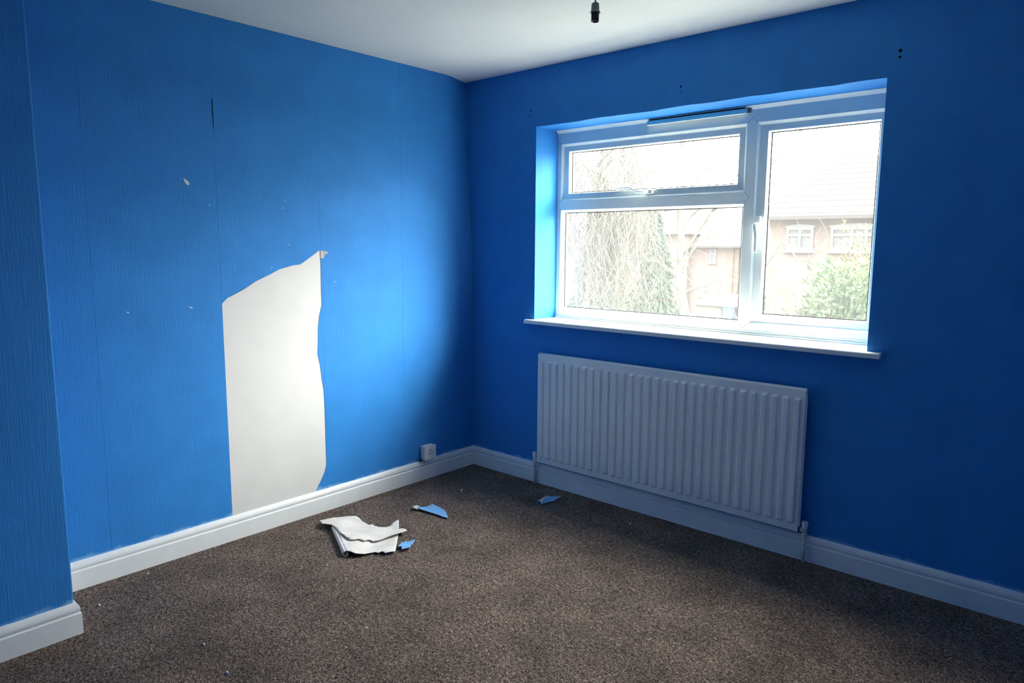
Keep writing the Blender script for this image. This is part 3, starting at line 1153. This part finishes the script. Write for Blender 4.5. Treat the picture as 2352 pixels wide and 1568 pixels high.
# crumbs
rng = random.Random(11)
CR = [(0.782, -2.138, .009, 'white plaster crumb on the carpet nearest the chimney breast front'),
      (1.006, -2.162, .010, 'white plaster crumb at the bottom edge of the view'),
      (0.213, -2.286, .008, 'white paper fleck beside the chimney breast skirting corner'),
      (0.077, -2.052, .008, 'white fleck close to the left skirting'),
      (0.086, -0.906, .008, 'tiny pale blue fleck by the skirting behind the large sheet'),
      (0.319, -0.419, .011, 'white sliver on the dark carpet near the corner'),
      (0.552, -0.441, .005, 'minute white speck between corner and radiator'),
      (1.367, -1.200, .005, 'minute white speck in the middle of the carpet'),
      (1.307, -0.183, .006, 'tiny white crumb on the carpet below the radiator')]
for x, y, s, lab in CR:
    bm = NB()
    n = 6
    bot = [bm.verts.new((x + s * rng.uniform(.5, 1) * math.cos(6.283 * k / n), y + s * .6 * rng.uniform(.5, 1) * math.sin(6.283 * k / n), 0.0)) for k in range(n)]
    top = [bm.verts.new((v.co.x * 1 + (x - v.co.x) * .3, v.co.y + (y - v.co.y) * .3, 0.004 + s * rng.uniform(.1, .35))) for v in bot]
    bm.faces.new(bot)
    bm.faces.new(top)
    for k in range(n):
        bm.faces.new((bot[k], bot[(k + 1) % n], top[(k + 1) % n], top[k]))
    o = obj('paper_fleck', bm, 'blue_wallpaper' if 'blue' in lab else 'fleck_white', None, base=(x, y, 0))
    tag(o, lab, 'debris', 'flecks on the carpet')

# ================================================================ outside
GZ = -2.6
bm = NB()
box(bm, -60, 40, 5.0, 75, GZ - 0.3, GZ)
tag(obj('floor_garden', bm, 'lawn'), 'pale winter lawn of the gardens outside', 'lawn', kind='structure')
bm = NB()
box(bm, -14, 16, 0.3, 5.0, GZ - 0.3, GZ + 0.02)  # slab added out of view to bounce skylight onto ceiling and soffit
tag(obj('floor_bounce_slab', bm, 'concrete'), 'unseen pale concrete slab added for bounce light below the window', 'yard', kind='structure')


def house_window(parent, x0, x1, z0, z1, y, panes, arch=0.0, pane_mat='house_pane', sill=True):
    bm = NB()
    w = 0.07
    n = len(panes)
    box(bm, x0, x0 + w, y - .05, y + .05, z0, z1)
    box(bm, x1 - w, x1, y - .05, y + .05, z0, z1)
    box(bm, x0 + w, x1 - w, y - .05, y + .05, z0, z0 + w)
    box(bm, x0 + w, x1 - w, y - .05, y + .05, z1 - w, z1)
    for t in panes[1:]:
        xm = x0 + (x1 - x0) * t
        box(bm, xm - w / 2, xm + w / 2, y - .05, y + .05, z0 + w, z1 - w)
    zt = z0 + (z1 - z0) * 0.66
    box(bm, x0 + w, x1 - w, y - .048, y + .05, zt - w / 2, zt + w / 2)
    if arch > 0:
        pts = [(x0 - .05, z1)] + [(x0 - .05 + (x1 - x0 + .1) * k / 10, z1 + arch * (0.45 + 0.55 * math.sin(math.pi * k / 10))) for k in range(11)] + [(x1 + .05, z1)]
        prism(bm, pts, 1, y - .06, y + .05)
    if sill:
        box(bm, x0 - .08, x1 + .08, y - .12, y + .05, z0 - .08, z0)
    o = obj('window', bm, 'house_white', parent)
    bm = NB()
    box(bm, x0 + w, x1 - w, y - .01, y + .01, z0 + w, z1 - w)
    obj('pane', bm, pane_mat, o)


# house on the right, facing this one
hr = thing('brick_house', (-1.0, 21, GZ), 'brick house with hipped tiled roof and arched windows behind the green bush', 'house')
bm = NB()
box(bm, -5.35, 4.0, 18.05, 25.5, GZ, 2.33)
obj('wall', bm, 'house_brick', hr)
bm = NB()
e0, e1, yb0, yb1, ze, zr = -5.75, 4.4, 17.65, 25.9, 2.30, 4.35
V = [bm.verts.new(p) for p in ((e0, yb0, ze), (e1, yb0, ze), (e1, yb1, ze), (e0, yb1, ze), (-4.55, 21.8, zr), (3.2, 21.8, zr))]
for f in ((0, 1, 5, 4), (1, 2, 5), (2, 3, 4, 5), (3, 0, 4), (0, 3, 2, 1)):
    bm.faces.new([V[i] for i in f])
obj('roof', bm, 'roof_tile', hr)
for k in range(11):       # tile courses
    bm = NB()
    t = (k + 0.5) / 11
    y_ = yb0 + (21.8 - yb0) * t
    z_ = ze + (zr - ze) * t
    xa = e0 + (-4.55 - e0) * t
    box(bm, xa, e1 - 1.2 * t, y_ - 0.03, y_ + 0.03, z_ - 0.03, z_ + 0.002)
    obj('tile_course', bm, 'roof_tile', hr)
bm = NB()
box(bm, e0, e1, yb0 - 0.10, yb0 + 0.02, ze - 0.10, ze)
obj('gutter', bm, 'roof_tile', hr)
house_window(hr, -4.80, -4.03, 1.33, 1.98, 18.03, [0, 0.5], arch=0.10)
house_window(hr, -3.55, -2.20, 1.33, 1.98, 18.03, [0, 0.42, 0.7], arch=0.10)

# house further off to the left
hl = thing('brick_house', (-17.0, 38, GZ), 'distant pale brick house with low wing behind the birch trunk', 'house')
bm = NB()
box(bm, -23.5, -17.2, 35.5, 43, GZ, 2.20)
obj('wall', bm, 'house_brick', hl)
bm = NB()
V = [bm.verts.new(p) for p in ((-23.9, 35.1, 2.15), (-16.9, 35.1, 2.15), (-16.9, 43.4, 2.15), (-23.9, 43.4, 2.15), (-21.5, 39.2, 4.6), (-18.6, 39.2, 4.6))]
for f in ((0, 1, 5, 4), (1, 2, 5), (2, 3, 4, 5), (3, 0, 4), (0, 3, 2, 1)):
    bm.faces.new([V[i] for i in f])
obj('roof', bm, 'roof_tile', hl)
bm = NB()
box(bm, -17.2, -13.0, 35.9, 42, GZ, 1.50)
obj('wing_wall', bm, 'house_brick', hl)
bm = NB()
V = [bm.verts.new(p) for p in ((-17.2, 35.5, 1.46), (-12.7, 35.5, 1.46), (-12.7, 42.2, 1.46), (-17.2, 42.2, 1.46), (-17.2, 39.0, 3.7), (-12.7, 39.0, 3.7))]
for f in ((0, 1, 5, 4), (1, 2, 5), (2, 3, 4, 5), (3, 0, 4), (0, 3, 2, 1)):
    bm.faces.new([V[i] for i in f])
obj('wing_roof', bm, 'roof_tile', hl)
bm = NB()
box(bm, -17.2, -12.7, 35.40, 35.52, 1.36, 1.46)
obj('gutter', bm, 'roof_tile', hl)
house_window(hl, -19.95, -18.75, 0.98, 1.75, 35.48, [0, 0.5], pane_mat='curtain_pane')
house_window(hl, -20.35, -19.45, -2.00, -0.80, 35.48, [0, 0.5])
house_window(hl, -15.92, -15.55, 0.50, 1.28, 35.88, [0])
house_window(hl, -16.45, -15.95, -1.50, -0.85, 35.88, [0, 0.5])
for x in (-14.50, -14.18):
    bm = NB()
    tube(bm, [(x, 35.82, GZ + 1.2), (x, 35.82, 0), (x, 35.82, 1.38)], 0.05, n=8)
    obj('downpipe', bm, 'brown_twig', hl)
bm = NB()
box(bm, -23.5, -17.2, 35.46, 35.5, 0.60, 0.68)
obj('string_course', bm, 'brown_twig', hl)

# shed and bins
sh = thing('garden_shed', (-11.3, 27.8, GZ), 'small garden shed with a pale sloping roof between birch and bins', 'shed')
bm = NB()
box(bm, -12.2, -10.95, 27.05, 28.7, GZ, -1.22)
obj('wall', bm, 'shed_wall', sh)
bm = NB()
prism(bm, [(26.9, -1.26), (28.9, -0.88), (28.9, -0.82), (26.9, -1.20)], 0, -12.35, -10.80)
obj('roof', bm, 'shed_roof', sh)
for i, (x, y, lab) in enumerate(((-10.52, 27.0, 'blue wheeled bin nearest the garden shed'), (-9.92, 27.3, 'blue wheeled bin further from the garden shed'))):
    bt = thing('wheeled_bin', (x, y, GZ), lab, 'bin', 'blue wheeled bins')
    bm = NB()
    w0, w1 = 0.17, 0.24
    V = [bm.verts.new(p) for z, w in ((GZ + .02, w0), (GZ + 1.32, w1)) for p in ((x - w, y - w, z), (x + w, y - w, z), (x + w, y + w, z), (x - w, y + w, z))]
    for f in ((0, 1, 2, 3), (4, 5, 6, 7), (0, 1, 5, 4), (1, 2, 6, 5), (2, 3, 7, 6), (3, 0, 4, 7)):
        bm.faces.new([V[i_] for i_ in f])
    obj('bin_body', bm, 'bin_blue', bt)
    bm = NB()
    prism(bm, [(y - .28, GZ + 1.33), (y + .30, GZ + 1.33), (y + .30, GZ + 1.46), (y - .28, GZ + 1.37)], 0, x - .27, x + .27)
    obj('bin_lid', bm, 'bin_blue', bt)
    for sx in (-.2, .2):
        bm = NB()
        tube(bm, [(x + sx - .03, y + .2, GZ + .1), (x + sx + .03, y + .2, GZ + .1)], 0.1, n=14)
        obj('wheel', bm, 'black_gasket', bt)

# ---- trees
def wander(rng, p, d, length, n, r0, r1, bend=0.25, droop=0.0):
    pts, rads = [Vector(p)], [r0]
    d = Vector(d).normalized()
    for i in range(n):
        d = (d + Vector((rng.uniform(-bend, bend), rng.uniform(-bend, bend), rng.uniform(-bend, bend) - droop))).normalized()
        pts.append(pts[-1] + d * (length / n))
        rads.append(r0 + (r1 - r0) * (i + 1) / n)
    return pts, rads


def smooth_path(pts, k=4):
    P = [Vector(p) for p in pts]
    out = []
    for i in range(len(P) - 1):
        a, b, c, d = P[max(i - 1, 0)], P[i], P[i + 1], P[min(i + 2, len(P) - 1)]
        for j in range(k):
            t = j / k
            out.append(0.5 * ((2 * b) + (c - a) * t + (2 * a - 5 * b + 4 * c - d) * t * t + (3 * b - a - 3 * c + d) * t ** 3))
    out.append(P[-1])
    return out


rng = random.Random(21)
bt = thing('birch_tree', (-3.75, 10.0, GZ), 'slender pale birch tree with bare arching branches in front of the brick houses', 'tree')
bm = NB()
tp = smooth_path([(-3.74, 10, GZ), (-3.74, 10, -1.0), (-3.80, 10, 0.05), (-3.95, 10, 0.75), (-3.94, 10, 1.46), (-3.99, 10, 2.16), (-3.95, 10, 2.85),
                  (-4.0, 10.05, 3.8), (-3.96, 10.1, 5.2), (-3.9, 10.1, 6.6)])
tube(bm, tp, [0.115 - 0.095 * i / (len(tp) - 1) for i in range(len(tp))], n=10)
obj('trunk', bm, 'birch_bark', bt, smooth=True)
BR = [[(-3.93, 10, 0.68), (-4.20, 9.95, 0.95), (-4.45, 9.9, 1.08), (-4.66, 9.9, 1.12), (-4.82, 9.9, 1.32), (-4.78, 9.9, 1.62), (-4.55, 9.85, 1.95), (-4.30, 9.8, 2.10), (-4.05, 9.8, 2.15)],
      [(-3.90, 10, 0.85), (-3.78, 10, 1.15), (-3.60, 10, 1.42), (-3.30, 10, 1.60), (-3.0, 10, 1.66), (-2.75, 10, 1.55)],
      [(-3.85, 10, 0.45), (-3.55, 10, 0.58), (-3.10, 10, 0.70), (-2.62, 10, 0.74)],
      [(-3.94, 10, 1.60), (-3.80, 10, 1.95), (-3.50, 10, 2.18), (-3.10, 10, 2.28), (-2.70, 10, 2.20)],
      [(-3.97, 10, 2.30), (-3.70, 10.1, 2.75), (-3.30, 10.1, 2.98), (-2.75, 10.1, 3.10)],
      [(-3.97, 10, 2.50), (-4.25, 10, 2.80), (-4.60, 10, 2.95), (-4.90, 10, 2.85)],
      [(-3.98, 10, 3.2), (-3.5, 10.2, 3.9), (-2.9, 10.3, 4.2), (-2.0, 10.2, 4.0)],
      [(-3.98, 10, 3.4), (-4.4, 10, 3.9), (-4.9, 10, 4.0)],
      [(-3.90, 10, 1.2), (-3.2, 9.8, 2.1), (-2.4, 9.5, 2.9), (-1.6, 9.3, 3.3), (-0.7, 9.1, 3.5)],
      [(-3.2, 9.8, 2.1), (-2.5, 9.6, 2.4), (-1.8, 9.4, 2.95), (-1.2, 9.3, 3.05)],
      [(-2.62, 10, 0.74), (-2.1, 9.8, 1.05), (-1.75, 9.7, 1.50), (-1.35, 9.6, 1.15), (-0.9, 9.5, 1.55)]]
for b_ in BR:
    bm = NB()
    pth = smooth_path(b_)
    tube(bm, pth, [0.026 - 0.018 * i / (len(pth) - 1) for i in range(len(pth))], n=6)
    obj('branch', bm, 'birch_bark', bt, smooth=True)
bm = NB()
for i in range(260):
    b_ = rng.choice(BR)
    pth = smooth_path(b_)
    p = rng.choice(pth[3:])
    pts, rads = wander(rng, p, (rng.uniform(-1, 1), rng.uniform(-.6, .6), rng.uniform(-.2, 1)), rng.uniform(.3, .9), 5, 0.006, 0.002, 0.3, 0.12)
    tube(bm, pts, rads, n=3, cap=False)
tw = obj('fine_twigs', bm, 'pale_twig', bt, recalc=False)
tw['kind'] = 'stuff'

# weeping tree with a curtain of hanging twigs
rng = random.Random(33)
wt = thing('weeping_tree', (-5.3, 8.6, GZ), 'weeping tree with a pale curtain of hanging bare twigs at the window left', 'tree')
bm = NB()
tp = smooth_path([(-5.3, 8.6, GZ), (-5.25, 8.6, 0), (-5.1, 8.6, 1.8), (-4.95, 8.6, 3.4), (-4.9, 8.6, 4.6)])
tube(bm, tp, [0.075 - 0.05 * i / (len(tp) - 1) for i in range(len(tp))], n=10)
obj('trunk', bm, 'pale_twig', wt, smooth=True)
ARCH = []
for i in range(26):
    a = rng.uniform(0, 6.283)
    z0 = rng.uniform(1.2, 4.4)
    reach = rng.uniform(.5, 1.5)
    c = Vector((-5.0, 8.5, z0))
    dx, dy = math.cos(a), math.sin(a) * .6
    pts = smooth_path([c, c + Vector((dx * reach * .4, dy * reach * .4, .35)), c + Vector((dx * reach * .8, dy * reach * .8, .30)),
                       c + Vector((dx * reach, dy * reach, -.25)), c + Vector((dx * reach * 1.05, dy * reach * 1.05, -.8))])
    ARCH.append(pts)
    bm = NB()
    tube(bm, pts, [0.020 - 0.014 * k / (len(pts) - 1) for k in range(len(pts))], n=5)
    obj('branch', bm, 'pale_twig', wt, smooth=True)
bm = NB()
for i in range(2600):
    p = rng.choice(rng.choice(ARCH)[4:])
    p = p + Vector((rng.gauss(0, .16), rng.gauss(0, .2), rng.gauss(0, .15)))
    pts, rads = wander(rng, p, (rng.uniform(-.7, .7), rng.uniform(-.5, .5), -0.6), rng.uniform(.35, 1.3), 6, 0.0065, 0.0025, 0.30, 0.16)
    tube(bm, pts, rads, n=3, cap=False)
tw = obj('hanging_twigs', bm, 'pale_twig', wt, recalc=False)
tw['kind'] = 'stuff'


def foliage(bm, rng, n, fn, lw, ll, droop=0.0):
    """leaves as small folded blades"""
    for i in range(n):
        p, out = fn(rng)
        d = Vector((out[0] + rng.uniform(-.9, .9), out[1] + rng.uniform(-.9, .9), out[2] + rng.uniform(-.8, .8) - droop)).normalized()
        s = d.cross(Vector((rng.uniform(-1, 1), rng.uniform(-1, 1), rng.uniform(-.2, 1)))).normalized()
        L = ll * rng.uniform(.7, 1.3)
        w = lw * rng.uniform(.7, 1.2)
        nn = d.cross(s)
        a = bm.verts.new(p)
        b = bm.verts.new(p + d * L * .5 + s * w + nn * w * .4)
        c = bm.verts.new(p + d * L)
        e = bm.verts.new(p + d * L * .5 - s * w + nn * w * .4)
        bm.faces.new((a, b, c))
        bm.faces.new((a, c, e))


def blob(cx, cy, cz, rx, ry, rz, shell=0.55):
    def fn(rng):
        while True:
            v = Vector((rng.gauss(0, 1), rng.gauss(0, 1), rng.gauss(0, 1)))
            if v.length > 1e-3:
                break
        v.normalize()
        r = rng.uniform(shell, 1.0) * (1 + 0.12 * math.sin(7 * v.x + 5 * v.z) + 0.10 * math.sin(11 * v.y - 9 * v.z))
        return Vector((cx + v.x * rx * r, cy + v.y * ry * r, cz + v.z * rz * r)), v
    return fn


def shrub(name, base, label, mat_, stem_mat, n, fn, lw, ll, stems, droop=0.0, cat='bush'):
    rg = random.Random(int(abs(base[0]) * 97 + base[1] * 31))
    t = thing(name, base, label, cat)
    bm = NB()
    for i in range(stems[0]):
        pts, rads = wander(rg, (base[0] + rg.uniform(-.15, .15), base[1] + rg.uniform(-.15, .15), base[2]),
                           (rg.uniform(-.25, .25), rg.uniform(-.25, .25), 1), stems[1], 7, stems[2], 0.008, 0.12)
        tube(bm, pts, rads, n=6)
    obj('stem', bm, stem_mat, t, smooth=True)
    bm = NB()
    foliage(bm, rg, n, fn, lw, ll, droop)
    o = obj('foliage', bm, mat_, t, recalc=False)
    o['kind'] = 'stuff'


def cone(cx, cy, z0, z1, r):
    def fn(rng):
        t = rng.random() ** 1.3
        a = rng.uniform(0, 6.283)
        rr = r * (1 - t) ** 0.8 * rng.uniform(.55, 1.0) * (1 + .15 * math.sin(5 * a + 9 * t))
        return Vector((cx + rr * math.cos(a), cy + rr * math.sin(a), z0 + (z1 - z0) * t)), Vector((math.cos(a), math.sin(a), -.3))
    return fn


shrub('conifer', (-6.20, 10.4, GZ), 'dark green conifer behind the hanging twigs, nearest the window frame', 'conifer_green', 'brown_twig', 9000,
      cone(-6.20, 10.4, GZ, 3.0, 1.15), 0.022, 0.16, (1, 4.8, .09), 0.7, 'tree')
shrub('conifer', (-5.70, 11.9, GZ), 'dark green conifer behind the hanging twigs, nearest the birch', 'conifer_green', 'brown_twig', 8000,
      cone(-5.70, 11.9, GZ, 2.4, 1.0), 0.022, 0.16, (1, 4.2, .08), 0.7, 'tree')
shrub('laurel_bush', (-0.45, 9.8, GZ), 'large glossy green laurel bush below the right-hand house', 'laurel_green', 'brown_twig', 14000,
      blob(-0.58, 9.8, -0.80, 1.05, 0.95, 1.90), 0.030, 0.12, (5, 3.0, .04))
shrub('privet_bush', (0.15, 10.9, GZ), 'taller yellow-green privet bush behind the laurel', 'privet_green', 'brown_twig', 12000,
      blob(-0.35, 11.0, -0.40, 1.35, 0.8, 2.15), 0.020, 0.085, (6, 3.6, .03))
shrub('holly_bush', (-10.0, 29.6, GZ), 'small dark green bush behind the blue bins', 'conifer_green', 'brown_twig', 2500,
      blob(-10.0, 29.6, -1.7, 1.1, 0.8, 1.0), 0.05, 0.16, (3, 1.2, .04))
# dry brambles left of the laurel
rng = random.Random(55)
bb = thing('bramble_bush', (-1.55, 9.4, GZ), 'thin brown leafless brambles left of the laurel bush', 'bush')
bm = NB()
for i in range(240):
    pts, rads = wander(rng, (-1.55 + rng.uniform(-.35, .35), 9.4 + rng.uniform(-.4, .4), GZ), (rng.uniform(-.15, .15), rng.uniform(-.15, .15), 1),
                       rng.uniform(2.0, 3.5), 9, 0.010, 0.003, 0.16)
    tube(bm, pts, rads, n=3, cap=False)
o = obj('stems', bm, 'brown_twig', bb, recalc=False)
o['kind'] = 'stuff'
bm = NB()
foliage(bm, rng, 900, blob(-1.55, 9.4, -0.9, 0.40, 0.45, 1.7, 0.2), 0.012, 0.05)
o = obj('dry_leaves', bm, 'privet_green', bb, recalc=False)
o['kind'] = 'stuff'

for o in list(bpy.data.objects):
    if '_org' in o:
        del o['_org']
